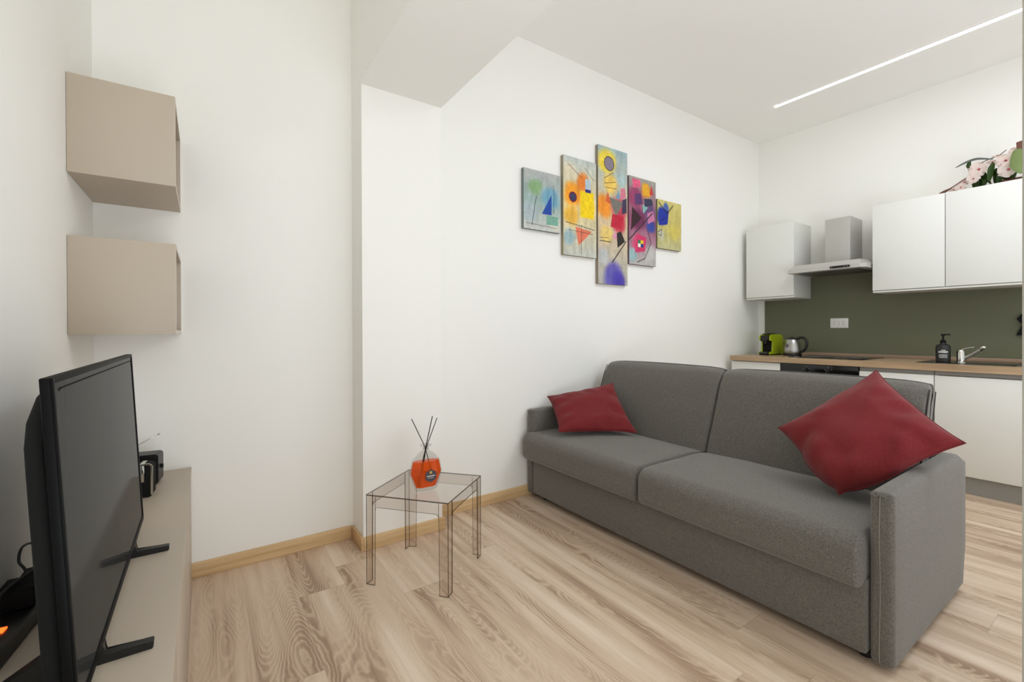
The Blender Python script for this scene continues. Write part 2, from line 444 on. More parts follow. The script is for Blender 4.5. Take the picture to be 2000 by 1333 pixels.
PN = .07
def pillow(label, corners, thick, seed, amp=1.0, n=44, sag=(0, 0, 0), blunt=0):
    """square stuffed cushion through four 3D corners (TL, TR, BR, BL)"""
    A, B, D, E = [Vector(c) for c in corners]
    ctr = (A+B+D+E)/4
    nrm = (B-E).cross(A-D); nrm.normalize()
    if nrm.dot(ctr-Vector((0, 0, H))) > 0: nrm = -nrm
    t = thing('throw_pillow', label, 'cushion', ctr, 'burgundy cushions on the sofa')
    bm = bmesh.new(); rows = {}
    for side in (1, -1):
        for i in range(n+1):
            for j in range(n+1):
                edge = i in (0, n) or j in (0, n)
                if edge and side == -1: rows[(i, j, -1)] = rows[(i, j, 1)]; continue
                u, v = -1+2*i/n, -1+2*j/n
                # pinched outline: sides bow in
                uu = u*(1-PN*(1-abs(v)**3)); vv = v*(1-PN*(1-abs(u)**3))
                a, b = (uu+1)/2, (vv+1)/2
                rim = max(abs(u), abs(v))
                tb_ = blunt*max(0, (-u-v)/2-.45)/.55
                p = (E*(1-a) + D*a)*(1-b) + (A*(1-a) + B*a)*b
                prof = max(0, (1-abs(u)**2.6)*(1-abs(v)**2.6))**.62
                h = thick*prof*(1+.8*tb_)
                p = p.lerp(ctr, .13*tb_)
                p = p + (p-ctr)*(.09*blunt*max(0, 1-((u+v+1.30)/.50)**2)*rim**2)
                h += amp*.014*prof*noise.noise(Vector((u*1.6, v*1.6, seed)))
                # creases running from the edges
                sc_ = v if abs(u) > abs(v) else u
                wr = noise.noise(Vector((sc_*2.7 + .8*rim, seed+3+(1.7 if abs(u) > abs(v) else 0)+(3.1 if u+v > 0 else 0), rim*1.4)))*max(0, 1-sc_**4)*max(0, 1-((rim-.78)/.30)**2)*min(1, (rim-min(abs(u), abs(v)))*5)
                h += amp*.030*wr*min(1, prof*3)
                p = p + nrm*(h*side) + Vector(sag)*prof
                rows[(i, j, side)] = bm.verts.new(p)
    for side in (1, -1):
        for i in range(n):
            for j in range(n):
                q = [rows[(i, j, side)], rows[(i+1, j, side)], rows[(i+1, j+1, side)], rows[(i, j+1, side)]]
                try: bm.faces.new(q if side == 1 else q[::-1])
                except ValueError: pass
    o = link('cover', bm, red_fab, t, True)
    sb = bmesh.new(); ring = []
    for k in range(4*n):
        if k < n: i, j = k, 0
        elif k < 2*n: i, j = n, k-n
        elif k < 3*n: i, j = 3*n-k, n
        else: i, j = 0, 4*n-k
        u, v = -1+2*i/n, -1+2*j/n
        uu = u*(1-PN*(1-abs(v)**3)); vv = v*(1-PN*(1-abs(u)**3)); a, b = (uu+1)/2, (vv+1)/2
        ring.append(((E*(1-a) + D*a)*(1-b) + (A*(1-a) + B*a)*b).lerp(ctr, .13*blunt*max(0, (-u-v)/2-.45)/.55 - .09*blunt*max(0, 1-((u+v+1.30)/.50)**2)))
    ring.append(ring[0])
    link('edge_seam', add_tube(sb, ring, .0022, 6, caps=False), red_fab, t, True)
    return t
pillow('large burgundy square cushion propped on a corner against the near arm of the grey sofa',
       [(2.2655, 1.051, 0.6831), (2.5167, 0.7437, 0.9678), (2.2951, 0.4128, 0.7344), (2.0842, 0.7458, 0.4507)], .086, 2.0, 1.0, blunt=1)
pillow('burgundy square cushion slumped against the sofa arm nearest the wall, under the canvases',
       [(2.020, 2.500, .684), (2.430, 2.256, .776), (2.306, 1.931, .490), (1.885, 2.215, .497)], .064, 11.0, .8)

# ------------------------------------------------------------------ clear side table
T = [Vector((.605, 2.058)), Vector((.864, 1.749)), Vector((1.169, 1.99)), Vector((.904, 2.298))]
tc = sum(T, Vector((0, 0)))/4
tb = thing('side_table', 'small square clear smoky acrylic side table carrying the orange reed diffuser', 'table', (tc.x, tc.y, 0))
ht, th = .410, .006
def quad_prism(bm, poly, z0, z1, mi=0): return prism(bm, [(p.x, p.y) for p in poly], 'Z', z0, z1, mi)
def inset(poly, d):
    out = []
    n = len(poly)
    for i in range(n):
        p, a, b = poly[i], (poly[i-1]-poly[i]).normalized(), (poly[(i+1) % n]-poly[i]).normalized()
        out.append(p + (a+b)*d)
    return out
def edge_faces(bm, thr):
    """narrow faces of a sheet get the darker cut-edge look"""
    for f in bm.faces:
        ls = sorted(e.calc_length() for e in f.edges)
        if ls[0] < thr: f.material_index = 1
bm = quad_prism(bmesh.new(), T, ht-th, ht); edge_faces(bm, th*1.2)
link('table_top', bm, [acrylic, acrylic_edge], tb)
LW = .046
for i in range(4):
    p = T[i]; da = (T[i-1]-p).normalized(); db = (T[(i+1) % 4]-p).normalized()
    def Lpoly(wd):
        return [p, p+da*wd, p+da*wd+db*.005, p+(da+db)*.005, p+db*wd+da*.005, p+db*wd]
    bm = bmesh.new()
    lo = [bm.verts.new((q.x, q.y, 0)) for q in Lpoly(LW*.92)]; hi = [bm.verts.new((q.x, q.y, ht-th-.0004)) for q in Lpoly(LW)]
    for k in range(6):
        f = bm.faces.new((lo[k], lo[(k+1) % 6], hi[(k+1) % 6], hi[k]))
        if k in (1, 4): f.material_index = 1
    bm.faces.new(lo).material_index = 1; bm.faces.new(hi[::-1])
    # polished corner edge
    ce = bmesh.new()
    link('leg', bm, [acrylic, acrylic_edge], tb)
    add_tube(ce, [(p.x+.0015*(da+db).x, p.y+.0015*(da+db).y, 0.001), (p.x+.0015*(da+db).x, p.y+.0015*(da+db).y, ht-.007)], .0016, 6)
    link('corner_edge', ce, acrylic_edge, tb, True)
for i in range(4):
    a, b = T[i], T[(i+1) % 4]; d = (b-a).normalized(); n2 = Vector((-d.y, d.x))
    if n2.dot(tc-a) < 0: n2 = -n2
    L = (b-a).length; s0, s1 = LW, L-LW; hh = .050; rr = .014
    out = [(s0+.0003, ht-th-.0005), (s0+.0003, ht-th-hh-rr)]
    out += [(s0+.0003+rr*(1-math.cos(q)), ht-th-hh-rr+rr*math.sin(q)) for q in [PI/2*k/5 for k in range(1, 6)]]
    out += [(s1-.0003-rr*(1-math.cos(q)), ht-th-hh-rr+rr*math.sin(q)) for q in [PI/2*k/5 for k in range(5, 0, -1)]]
    out += [(s1-.0003, ht-th-hh-rr), (s1-.0003, ht-th-.0005)]
    bm = bmesh.new()
    F = [bm.verts.new((a.x+d.x*s, a.y+d.y*s, z)) for s, z in out]; B = [bm.verts.new((a.x+d.x*s+n2.x*.005, a.y+d.y*s+n2.y*.005, z)) for s, z in out]
    m = len(out)
    for k in range(m):
        f = bm.faces.new((F[k], F[(k+1) % m], B[(k+1) % m], B[k]))
        if 1 <= k < m-2: f.material_index = 1
    bm.faces.new(F); bm.faces.new(B[::-1])
    link('apron', bm, [acrylic, acrylic_edge], tb)

# ------------------------------------------------------------------ reed diffuser
dx, dy, dz = .853, 1.958, ht
df = thing('reed_diffuser', 'faceted glass bottle of orange liquid with black reeds on the clear table', 'diffuser', (dx, dy, dz))
ca, sa = math.cos(math.radians(-3)), math.sin(math.radians(-3))
def bottle_shell(prof, depth, name, m, hy=.5):
    """octagonal flattened bottle: prof = (half width, z); front and back faces are flat facets"""
    bm = bmesh.new(); rings = []
    for hw, z, dd in prof:
        ring = []
        for fx, fy in ((-1, -.35), (-.62, -1), (.62, -1), (1, -.35), (1, .35), (.62, 1), (-.62, 1), (-1, .35)):
            x, y = fx*hw, fy*dd
            ring.append(bm.verts.new((dx + x*ca - y*sa, dy + x*sa + y*ca, z)))
        rings.append(ring)
    for A, B in zip(rings, rings[1:]):
        for k in range(8): bm.faces.new((A[k], A[(k+1) % 8], B[(k+1) % 8], B[k]))
    bm.faces.new(rings[0][::-1]); bm.faces.new(rings[-1])
    return link(name, bm, m, df)
bottle_shell([(.046, dz+.0005, .018), (.052, dz+.006, .023), (.077, dz+.082, .028), (.064, dz+.142, .026), (.034, dz+.172, .020), (.016, dz+.185, .014), (.014, dz+.192, .013)], .05, 'bottle', glass)
bottle_shell([(.046, dz+.016, .017), (.0725, dz+.083, .024), (.0615, dz+.136, .0225)], .05, 'liquid', orange_liq)
nb = bmesh.new(); add_lathe(nb, dx, dy, [(.014, dz+.1925), (.0135, dz+.204), (.026, dz+.206), (.026, dz+.212), (.012, dz+.212), (.011, dz+.1935)], 20)
link('neck', nb, glass, df, True)
lb_ = bmesh.new()
R6 = [(.031*math.cos(q), .031*math.sin(q)) for q in [PI/6+PI/3*k for k in range(6)]]
prism(lb_, [(dx+.012+a, dz+.070+b) for a, b in R6], 'Y', dy-.0292, dy-.0300)
lab = link('label', lb_, mat('label_dark', (66, 60, 66), .5), df)
lab['label'] = 'dark hexagonal bottle label'
pb = bmesh.new(); add_lathe(pb, 0, 0, [(.0065, 0), (.0065, .0006)], 14)
bmesh.ops.rotate(pb, verts=pb.verts, cent=(0, 0, 0), matrix=Matrix.Rotation(PI/2, 3, 'X')); bmesh.ops.translate(pb, verts=pb.verts, vec=(dx+.012, dy-.0301, dz+.086))
link('label_emblem', pb, gold, lab)
pb = bmesh.new(); add_box(pb, dx-.008, dx+.032, dy-.0306, dy-.0301, dz+.068, dz+.0715); add_box(pb, dx-.002, dx+.026, dy-.0306, dy-.0301, dz+.060, dz+.0615)
link('label_print', pb, white_print, lab)
for top, bot in (((.784, 1.958, .748), (.895, 1.955, .436)), ((.886, 1.956, .751), (.812, 1.962, .434)), ((.907, 1.950, .741), (.820, 1.955, .434)), ((.890, 1.964, .749), (.818, 1.950, .432))):
    # the reeds cross at the neck
    a, b = Vector(top), Vector(bot); nk = Vector((dx, dy, dz+.200)); mid = nk + (a.lerp(b, .44)-nk)*.18
    link('reed', add_tube(bmesh.new(), [a, mid, b], .0019, 8), black_matte, df, True)

# ------------------------------------------------------------------ media console
zs = .521
mc = thing('media_console', 'low taupe lacquered media console along the left wall under the television', 'cabinet', (-.22, 1.5, 0))
box('body', XL+.003, -.072, .56, YFAR-.003, 0, zs-.022, taupe, mc, .001)
box('top', XL+.002, -.050, .555, YFAR-.002, zs-.020, zs, taupe, mc, .0012)
for ya, yb in ((.56, 1.228), (1.232, 1.90), (1.904, YFAR-.004)):
    box('door', -.070, -.052, ya, yb, .012, zs-.032, taupe, mc, .0015)

# ------------------------------------------------------------------ television
tv = thing('television', 'black flat screen television on two slim feet on the taupe console', 'television', (-.18, 1.39, zs))
ty0, ty1, tz0, tz1 = .946, 1.841, .557, 1.082
def shear(bm, x_at_bottom=-.163, x_at_top=-.190):
    for v in bm.verts: v.co.x += x_at_bottom + (x_at_top-x_at_bottom)*(v.co.z-tz0)/(tz1-tz0)
    return bm
bm = shear(add_box(bmesh.new(), -.013, .0, ty0, ty1, tz0, tz1, .0025)); autosmooth(link('panel', bm, tv_black, tv))
bm = bmesh.new()
for y0_, y1_, z0_, z1_ in ((ty0, ty0+.009, tz0, tz1), (ty1-.009, ty1, tz0, tz1), (ty0+.009, ty1-.009, tz1-.009, tz1), (ty0+.009, ty1-.009, tz0, tz0+.014)):
    add_box(bm, -.0005, .003, y0_, y1_, z0_, z1_, .0008)
autosmooth(link('bezel', shear(bm), tv_black, tv))
link('screen', shear(add_box(bmesh.new(), -.0004, .0010, ty0+.009, ty1-.009, tz0+.014, tz1-.009)), screen_mat, tv)
bm = soft(-.044, -.0125, ty0+.03, ty1-.03, tz0+.02, tz1-.018, .015, (.003, 0, 0, 0, 0, 0), 12, 5)
for v in bm.verts:
    if v.co.z > tz1-.13 and v.co.x < -.02: v.co.x += .026*((v.co.z-(tz1-.13))/.112)**2.6
link('back_housing', shear(bm), black_matte, tv, True)
for fy in (1.151, 1.637):
    bm = bmesh.new()
    prism(bm, [(-.297, zs), (-.086, zs), (-.085, zs+.013), (-.158, zs+.016), (-.162, zs+.050), (-.235, zs+.050), (-.298, zs+.012)], 'Y', fy-.012, fy+.012)
    bmesh.ops.bevel(bm, geom=list(bm.edges), offset=.0015, segments=2, affect='EDGES')
    autosmooth(link('foot', bm, black_plastic, tv))

# ------------------------------------------------------------------ radio and speaker behind the television
def rounded_rect(w_, h_, r, cx=0, cz=0, k=4):
    out = []
    for sx, sz, a0 in ((1, 1, 0), (-1, 1, PI/2), (-1, -1, PI), (1, -1, 3*PI/2)):
        for i in range(k+1):
            q = a0 + PI/2*i/k; out.append((cx + sx*(w_/2-r) + r*math.cos(q), cz + sz*(h_/2-r) + r*math.sin(q)))
    return out
rd = thing('radio', 'small black portable radio with a raised telescopic aerial beside the far wall', 'radio', (-.225, 2.40, zs))
bm = prism(bmesh.new(), rounded_rect(.15, .122, .013, 0, .066), 'Y', -.038, .038)
autosmooth(link('body', bm, black_plastic, rd, local=True), 40)
bm = prism(bmesh.new(), rounded_rect(.13, .100, .010, 0, .066), 'Y', -.0405, -.038); autosmooth(link('speaker_grille', bm, black_matte, rd, local=True), 40)
bm = add_lathe(bmesh.new(), 0, 0, [(.009, 0), (.009, .008), (.007, .009)], 18)
bmesh.ops.rotate(bm, verts=bm.verts, cent=(0, 0, 0), matrix=Matrix.Rotation(PI/2, 3, 'Y')); bmesh.ops.translate(bm, verts=bm.verts, vec=(.075, 0, .069))
autosmooth(link('tuning_knob', bm, black_gloss, rd, local=True))
bm = add_tube(bmesh.new(), [(-.060, .02, .131), (.070, -.012, .204)], .0013, 8); add_tube(bm, [(.069, -.0118, .2035), (.075, -.013, .2065)], .0035, 8)
link('antenna', bm, chrome, rd, True, local=True)
link('button', add_box(bmesh.new(), .02, .028, -.043, -.0405, .095, .103, .001), chrome, rd, local=True)
link('button', add_box(bmesh.new(), .035, .041, -.043, -.0405, .096, .102, .001), chrome, rd, local=True)
for i in range(4): box('leg', -.065+.12*(i % 2), -.055+.12*(i % 2), -.03+.05*(i//2), -.02+.05*(i//2), 0, .0055, black_matte, rd, 0, local=True)
rd.rotation_euler.z = math.radians(-9)
sp_ = thing('clock_radio', 'glossy black cube clock radio with chrome bands half hidden behind the television', 'clock', (-.222, 2.23, zs))
bm = prism(bmesh.new(), rounded_rect(.120, .126, .014, 0, .063), 'Y', -.03, .03); autosmooth(link('body', bm, black_matte, sp_, local=True), 40)
bm = bmesh.new()
for a, b in (((.060, .126, .0635),)*2,): pass
o1 = rounded_rect(.124, .130, .016, 0, .064); i1 = rounded_rect(.112, .118, .011, 0, .064)
for ys_ in (-.0335,):
    A = [bm.verts.new((x, ys_, z)) for x, z in o1]; B = [bm.verts.new((x, ys_, z)) for x, z in i1]
    A2 = [bm.verts.new((x, ys_+.006, z)) for x, z in o1]; B2 = [bm.verts.new((x, ys_+.006, z)) for x, z in i1]
    n_ = len(o1)
    for k in range(n_//4*4):
        k2 = (k+1) % n_
        if (o1[k][1]+o1[k2][1])/2 < .010: continue
        for q in ((A[k], A[k2], B[k2], B[k]), (A[k], A2[k], A2[k2], A[k2]), (B[k], B[k2], B2[k2], B2[k])): bm.faces.new(q)
autosmooth(link('chrome_band', bm, chrome, sp_, local=True), 40)
bm = bmesh.new(); add_box(bm, .022, .036, -.0325, -.030, .06, .124, .0008); add_box(bm, .022, .036, -.030, .03, .1262, .128, .0006)
autosmooth(link('chrome_strip', bm, chrome, sp_, local=True))
sp_.rotation_euler.z = math.radians(-6)

# ------------------------------------------------------------------ cables, power strip behind the television
ps = thing('power_strip', 'black power strip with a glowing orange switch on the console behind the television', 'power strip', (-.335, 1.33, zs))
box('body', -.03, .03, -.12, .12, 0, .036, black_plastic, ps, .004, local=True)
sw = box('switch', -.009, .009, -.032, -.013, .0362, .040, emit('switch_glow', (1, .09, .01), 3.0), ps, .001, local=True)
ps.rotation_euler.z = math.radians(-6)
ad = thing('power_adapter', 'black plug-in power adapter standing on the power strip behind the television', 'adapter', (-.335, 1.42, zs+.037))
box('body', -.028, .03, -.035, .035, 0, .045, black_matte, ad, .005, local=True)
ad2 = thing('power_adapter', 'squat black adapter box lying at the left wall behind the power strip', 'adapter', (-.325, 1.54, zs))
box('body', -.04, .04, -.05, .05, 0, .05, black_matte, ad2, .006, local=True)
cb1 = link('cable', add_tube(bmesh.new(), spline([(-.33, 1.47, zs+.06), (-.345, 1.50, .60), (-.362, 1.53, .612), (-.365, 1.57, .630), (-.355, 1.62, .615), (-.33, 1.60, .57), (-.31, 1.56, .578), (-.29, 1.62, .60), (-.26, 1.70, .60)], 8), .003, 8), rubber, None, True)
cb1['label'] = 'thin black cable rising in a loop against the left wall behind the television'; cb1['category'] = 'cable'; cb1['group'] = 'cables behind the television'
cb2 = link('cable', add_tube(bmesh.new(), spline([(-.352, 1.10, .530), (-.350, 1.22, .595), (-.345, 1.35, .612), (-.32, 1.44, .614), (-.285, 1.52, .612), (-.255, 1.60, .62)], 8), .0045, 8), rubber, None, True)
cb2['label'] = 'thick black cable lying across the adapters toward the back of the television'; cb2['category'] = 'cable'; cb2['group'] = 'cables behind the television'

# ------------------------------------------------------------------ wall cubes
def cube_shelf(z0, z1, label):
    y0, y1, x0, x1, tk = 2.125, YFAR-.001, XL+.001, -.086, .016
    t = thing('cube_shelf', label, 'shelf', (-.235, 2.35, z0), 'taupe box shelves on the left wall')
    box('side_panel', x0, x1, y0, y0+tk, z0, z1, [taupe], t, .0008)
    box('side_panel', x0, x1, y1-tk, y1, z0, z1, [taupe], t, .0008)
    box('bottom_panel', x0, x1-.0005, y0+tk, y1-tk, z0, z0+tk, taupe, t, 0)
    box('top_panel', x0, x1-.0005, y0+tk, y1-tk, z1-tk, z1, taupe, t, 0)
    box('back_panel', x0, x0+.008, y0+tk, y1-tk, z0+tk, z1-tk, taupe, t, 0)
    e = bmesh.new(); add_box(e, x1-.0005, x1+.0006, y0+.0005, y1-.0005, z0+.0005, z0+tk-.0005); add_box(e, x1-.0005, x1+.0006, y0+.0005, y0+tk-.0005, z0+tk, z1-tk)
    add_box(e, x1-.0005, x1+.0006, y0+.0005, y1-.0005, z1-tk+.0005, z1-.0005); add_box(e, x1-.0005, x1+.0006, y1-tk+.0005, y1-.0005, z0+tk, z1-tk)
    link('edge_band', e, taupe_edge, t)
cube_shelf(1.703, 2.043, 'upper taupe open box shelf high on the left wall, its underside showing')
cube_shelf(1.143, 1.485, 'lower taupe open box shelf just above the television')

# ------------------------------------------------------------------ canvases
def lerp(a, b, t): return tuple(a[i]+(b[i]-a[i])*t for i in range(3))
def sm(a, b, x):
    t = max(0, min(1, (x-a)/(b-a))); return t*t*(3-2*t)
def nz(x, y, s): return noise.noise(Vector((x, y, s)))
def in_poly(x, y, P):
    c = False; j = len(P)-1
    for i in range(len(P)):
        if (P[i][1] > y) != (P[j][1] > y) and x < (P[j][0]-P[i][0])*(y-P[i][1])/(P[j][1]-P[i][1])+P[i][0]: c = not c
        j = i
    return c
def seg_d(x, y, a, b):
    ax, ay = a; bx, by = b; L = (bx-ax)**2+(by-ay)**2
    t = max(0, min(1, ((x-ax)*(bx-ax)+(y-ay)*(by-ay))/L)); return math.hypot(x-ax-t*(bx-ax), y-ay-t*(by-ay))
# every design: base colours bottom->top, soft blobs, flat shapes, strokes (metres from the lower left corner)
ART = [
 dict(x=(1.833, 2.168), z=(1.868, 2.288), lab='leftmost canvas, short, pale blue-green abstract with a blue wedge',
      base=((196, 196, 190), (150, 172, 168), (176, 178, 176)),
      blobs=[((.10, .30), .08, (132, 168, 118)), ((.24, .24), .10, (110, 160, 186)), ((.05, .12), .09, (170, 184, 190)), ((.28, .06), .07, (206, 204, 190))],
      polys=[([(.16, .12), (.25, .12), (.25, .27)], (38, 74, 158)), ([(.20, .05), (.31, .05), (.31, .115), (.20, .115)], (120, 168, 150))],
      lines=[((.07, .03), (.11, .24), .004, (50, 56, 58)), ((.02, .04), (.30, .03), .0025, (60, 60, 58)), ((.27, .14), (.27, .34), .0035, (50, 52, 60))]),
 dict(x=(2.195, 2.533), z=(1.718, 2.456), lab='second canvas from the left, tall, yellow and orange abstract on cream',
      base=((190, 192, 184), (224, 204, 150), (188, 196, 192)),
      blobs=[((.10, .46), .12, (240, 150, 30)), ((.20, .56), .10, (226, 120, 40)), ((.24, .38), .10, (240, 196, 40)), ((.08, .30), .10, (232, 176, 60)), ((.06, .62), .09, (216, 204, 176)), ((.06, .14), .08, (150, 178, 186))],
      polys=[([(.17, .30), (.31, .30), (.31, .50), (.17, .50)], (242, 206, 24)), ([(.22, .52), (.28, .52), (.28, .60), (.22, .60)], (176, 194, 204)), ([(.15, .08), (.29, .20), (.12, .22)], (222, 120, 92)), ([(.22, .495), (.28, .495), (.28, .52), (.22, .52)], (52, 50, 120))],
      rings=[((.095, .44), .030, (60, 60, 96), (120, 34, 40), .010)],
      lines=[((.02, .245), (.32, .215), .004, (40, 36, 34)), ((.05, .19), (.30, .18), .0025, (50, 44, 40)), ((.18, .02), (.18, .24), .003, (44, 44, 44)), ((.05, .68), (.18, .60), .004, (90, 60, 50)), ((.22, .68), (.31, .60), .003, (90, 60, 50))]),
 dict(x=(2.553, 2.892), z=(1.523, 2.616), lab='tallest canvas in the middle of the group, violet at its foot',
      base=((176, 176, 170), (214, 188, 150), (160, 184, 190)),
      blobs=[((.10, .98), .13, (236, 206, 60)), ((.06, .62), .12, (234, 138, 36)), ((.14, .80), .11, (236, 196, 90)), ((.24, .62), .12, (190, 60, 84)), ((.24, .50), .10, (196, 44, 70)), ((.10, .40), .10, (226, 196, 110)), ((.17, .07), .15, (92, 84, 176)), ((.24, .03), .10, (74, 62, 170)), ((.27, .86), .08, (164, 186, 186)), ((.05, .22), .09, (186, 190, 190))],
      polys=[([(.20, .55), (.30, .68), (.12, .70)], (120, 116, 108)), ([(.27, .58), (.33, .60), (.33, .72), (.28, .70)], (66, 58, 84)), ([(.20, .70), (.25, .70), (.24, .78)], (110, 150, 176)), ([(.15, .38), (.22, .36), (.20, .44)], (214, 150, 170)), ([(.08, .66), (.15, .64), (.11, .74)], (206, 96, 60)), ([(.22, .30), (.31, .36), (.26, .44), (.21, .42)], (48, 44, 42)), ([(.25, .70), (.32, .72), (.31, .80), (.26, .79)], (206, 120, 140)), ([(.14, .46), (.26, .46), (.30, .56), (.16, .57)], (190, 40, 62))],
      rings=[((.125, .965), .052, (136, 126, 140), (48, 40, 44), .006)],
      lines=[((.02, .34), (.14, .34), .006, (44, 40, 38)), ((.02, .365), (.12, .37), .003, (60, 50, 44)), ((.16, .18), (.32, .36), .009, (52, 48, 46)), ((.07, .84), (.17, .90), .003, (60, 40, 36)), ((.07, .80), (.20, .83), .003, (60, 40, 36)), ((.08, .77), (.20, .775), .003, (60, 40, 36))]),
 dict(x=(2.912, 3.257), z=(1.708, 2.443), lab='fourth canvas from the left, tall, magenta and plum patchwork abstract',
      base=((180, 180, 176), (150, 80, 112), (160, 160, 150)),
      blobs=[((.08, .56), .13, (150, 60, 100)), ((.22, .64), .09, (216, 140, 60)), ((.26, .46), .10, (96, 74, 116)), ((.12, .38), .12, (108, 44, 84)), ((.10, .18), .10, (206, 66, 110)), ((.28, .34), .08, (50, 74, 160)), ((.04, .08), .08, (150, 184, 186)), ((.28, .10), .10, (190, 190, 184))],
      polys=[([(.05, .64), (.15, .66), (.14, .72), (.04, .72)], (222, 96, 130)), ([(.24, .36), (.33, .40), (.31, .48), (.23, .45)], (196, 120, 160)), ([(.08, .50), (.17, .52), (.15, .61), (.07, .59)], (92, 62, 110)), ([(.18, .44), (.24, .50), (.17, .52)], (130, 180, 176)), ([(.25, .60), (.31, .62), (.29, .70)], (196, 70, 60)), ([(.17, .60), (.27, .60), (.24, .70), (.17, .70)], (226, 168, 50)), ([(.02, .28), (.16, .40), (.04, .48)], (60, 38, 44)), ([(.20, .50), (.31, .53), (.29, .58), (.19, .57)], (58, 60, 84)), ([(.07, .10), (.20, .12), (.22, .24), (.10, .26)], (204, 60, 104)),
             ([(.11, .15), (.145, .15), (.145, .18), (.11, .18)], (236, 232, 220)), ([(.145, .18), (.18, .18), (.18, .21), (.145, .21)], (232, 196, 40)), ([(.145, .15), (.18, .15), (.18, .18), (.145, .18)], (40, 60, 120)), ([(.11, .18), (.145, .18), (.145, .21), (.11, .21)], (50, 120, 84))],
      lines=[((.0, .20), (.30, .46), .010, (56, 48, 50)), ((.10, .02), (.20, .06), .006, (40, 38, 40)), ((.20, .06), (.28, .20), .006, (40, 38, 40)), ((.28, .20), (.24, .30), .006, (40, 38, 40))]),
 dict(x=(3.279, 3.619), z=(1.878, 2.307), lab='rightmost canvas, short, ochre yellow abstract with blue at its left edge',
      base=((190, 186, 140), (196, 182, 104), (206, 194, 120)),
      blobs=[((.06, .28), .10, (40, 60, 160)), ((.12, .36), .06, (70, 96, 180)), ((.05, .12), .06, (190, 190, 170)), ((.24, .16), .10, (206, 190, 96))],
      polys=[([(.02, .20), (.14, .22), (.16, .34), (.03, .36)], (36, 54, 156))],
      lines=[((.02, .40), (.14, .32), .008, (36, 34, 40)), ((.14, .32), (.22, .40), .008, (36, 34, 40)), ((.01, .14), (.06, .17), .005, (36, 34, 40)), ((.06, .17), (.05, .11), .005, (36, 34, 40)), ((.05, .11), (.01, .12), .005, (36, 34, 40)), ((.04, .24), (.12, .28), .004, (20, 26, 70))]),
]
cm = bpy.data.materials.new('printed_canvas'); cm.use_nodes = True
vc = cm.node_tree.nodes.new('ShaderNodeVertexColor'); vc.layer_name = 'print'
cm.node_tree.links.new(vc.outputs[0], cm.node_tree.nodes['Principled BSDF'].inputs['Base Color'])
cm.node_tree.nodes['Principled BSDF'].inputs['Roughness'].default_value = .7; cm.node_tree.nodes['Principled BSDF'].inputs['Specular IOR Level'].default_value = .25
def paint(A, x, z, s, Wd, Hh):
    t = z/Hh
    c = lerp(A['base'][0], A['base'][1], min(1, t*2)) if t < .5 else lerp(A['base'][1], A['base'][2], (t-.5)*2)
    xw, zw = x + .018*nz(x*9, z*9, s), z + .018*nz(x*9+5, z*9, s+1)
    for (bx, bz), R_, col in A['blobs']:
        d = math.hypot(xw-bx, zw-bz); c = lerp(c, col, .9*(1-sm(R_*.45, R_, d)))
    k = 1 + .10*nz(x*30, z*12, s+3) + .06*nz(x*80, z*60, s)
    c = tuple(q*k for q in c)
    for P_, col in A.get('polys', ()):
        if in_poly(x, z, P_): c = tuple(q*(1+.08*nz(x*40, z*40, s)) for q in col)
    for (cx, cz), R_, ci, co, wd in A.get('rings', ()):
        d = math.hypot(x-cx, z-cz)
        if d < R_: c = ci
        elif d < R_+wd: c = co
    for a, b, wd, col in A['lines']:
        d = seg_d(x + .003*nz(x*20, z*20, 8), z, a, b)
        if d < wd/2+.0012: c = lerp(col, c, sm(wd/2-.0008, wd/2+.0012, d))
    return tuple(max(0, min(255, q)) for q in c)
yF = 2.520
for ai, A in enumerate(ART):
    x0, x1 = A['x']; z0, z1 = A['z']; Wd, Hh = x1-x0, z1-z0
    t = thing('canvas_print', A['lab'], 'painting', ((x0+x1)/2, YB, z0), 'five abstract canvases on the wall above the sofa')
    nx = int(Wd/.0028); nzz = int(Hh/.0028)
    verts = []; cols = []
    for j in range(nzz+1):
        for i in range(nx+1):
            x, z = Wd*i/nx, Hh*j/nzz
            verts.append((x0+x-(x0+x1)/2, yF-YB, z)); c = srgb(*paint(A, x, z, ai*3.7, Wd, Hh)); cols.append(c)
    faces = [(j*(nx+1)+i, j*(nx+1)+i+1, (j+1)*(nx+1)+i+1, (j+1)*(nx+1)+i) for j in range(nzz) for i in range(nx)]
    me = bpy.data.meshes.new('print'); me.from_pydata(verts, [], faces)
    at = me.color_attributes.new('print', 'FLOAT_COLOR', 'POINT')
    at.data.foreach_set('color', [q for c in cols for q in c]); me.materials.append(cm)
    o = bpy.data.objects.new('print', me); C.objects.link(o); o.parent = t
    box('stretcher_frame', x0, x1, yF+.0005, YB-.001, z0, z1, mat('canvas_edge_%d' % ai, tuple(int(q*.45+50) for q in A['base'][1]), .8), t, .001)

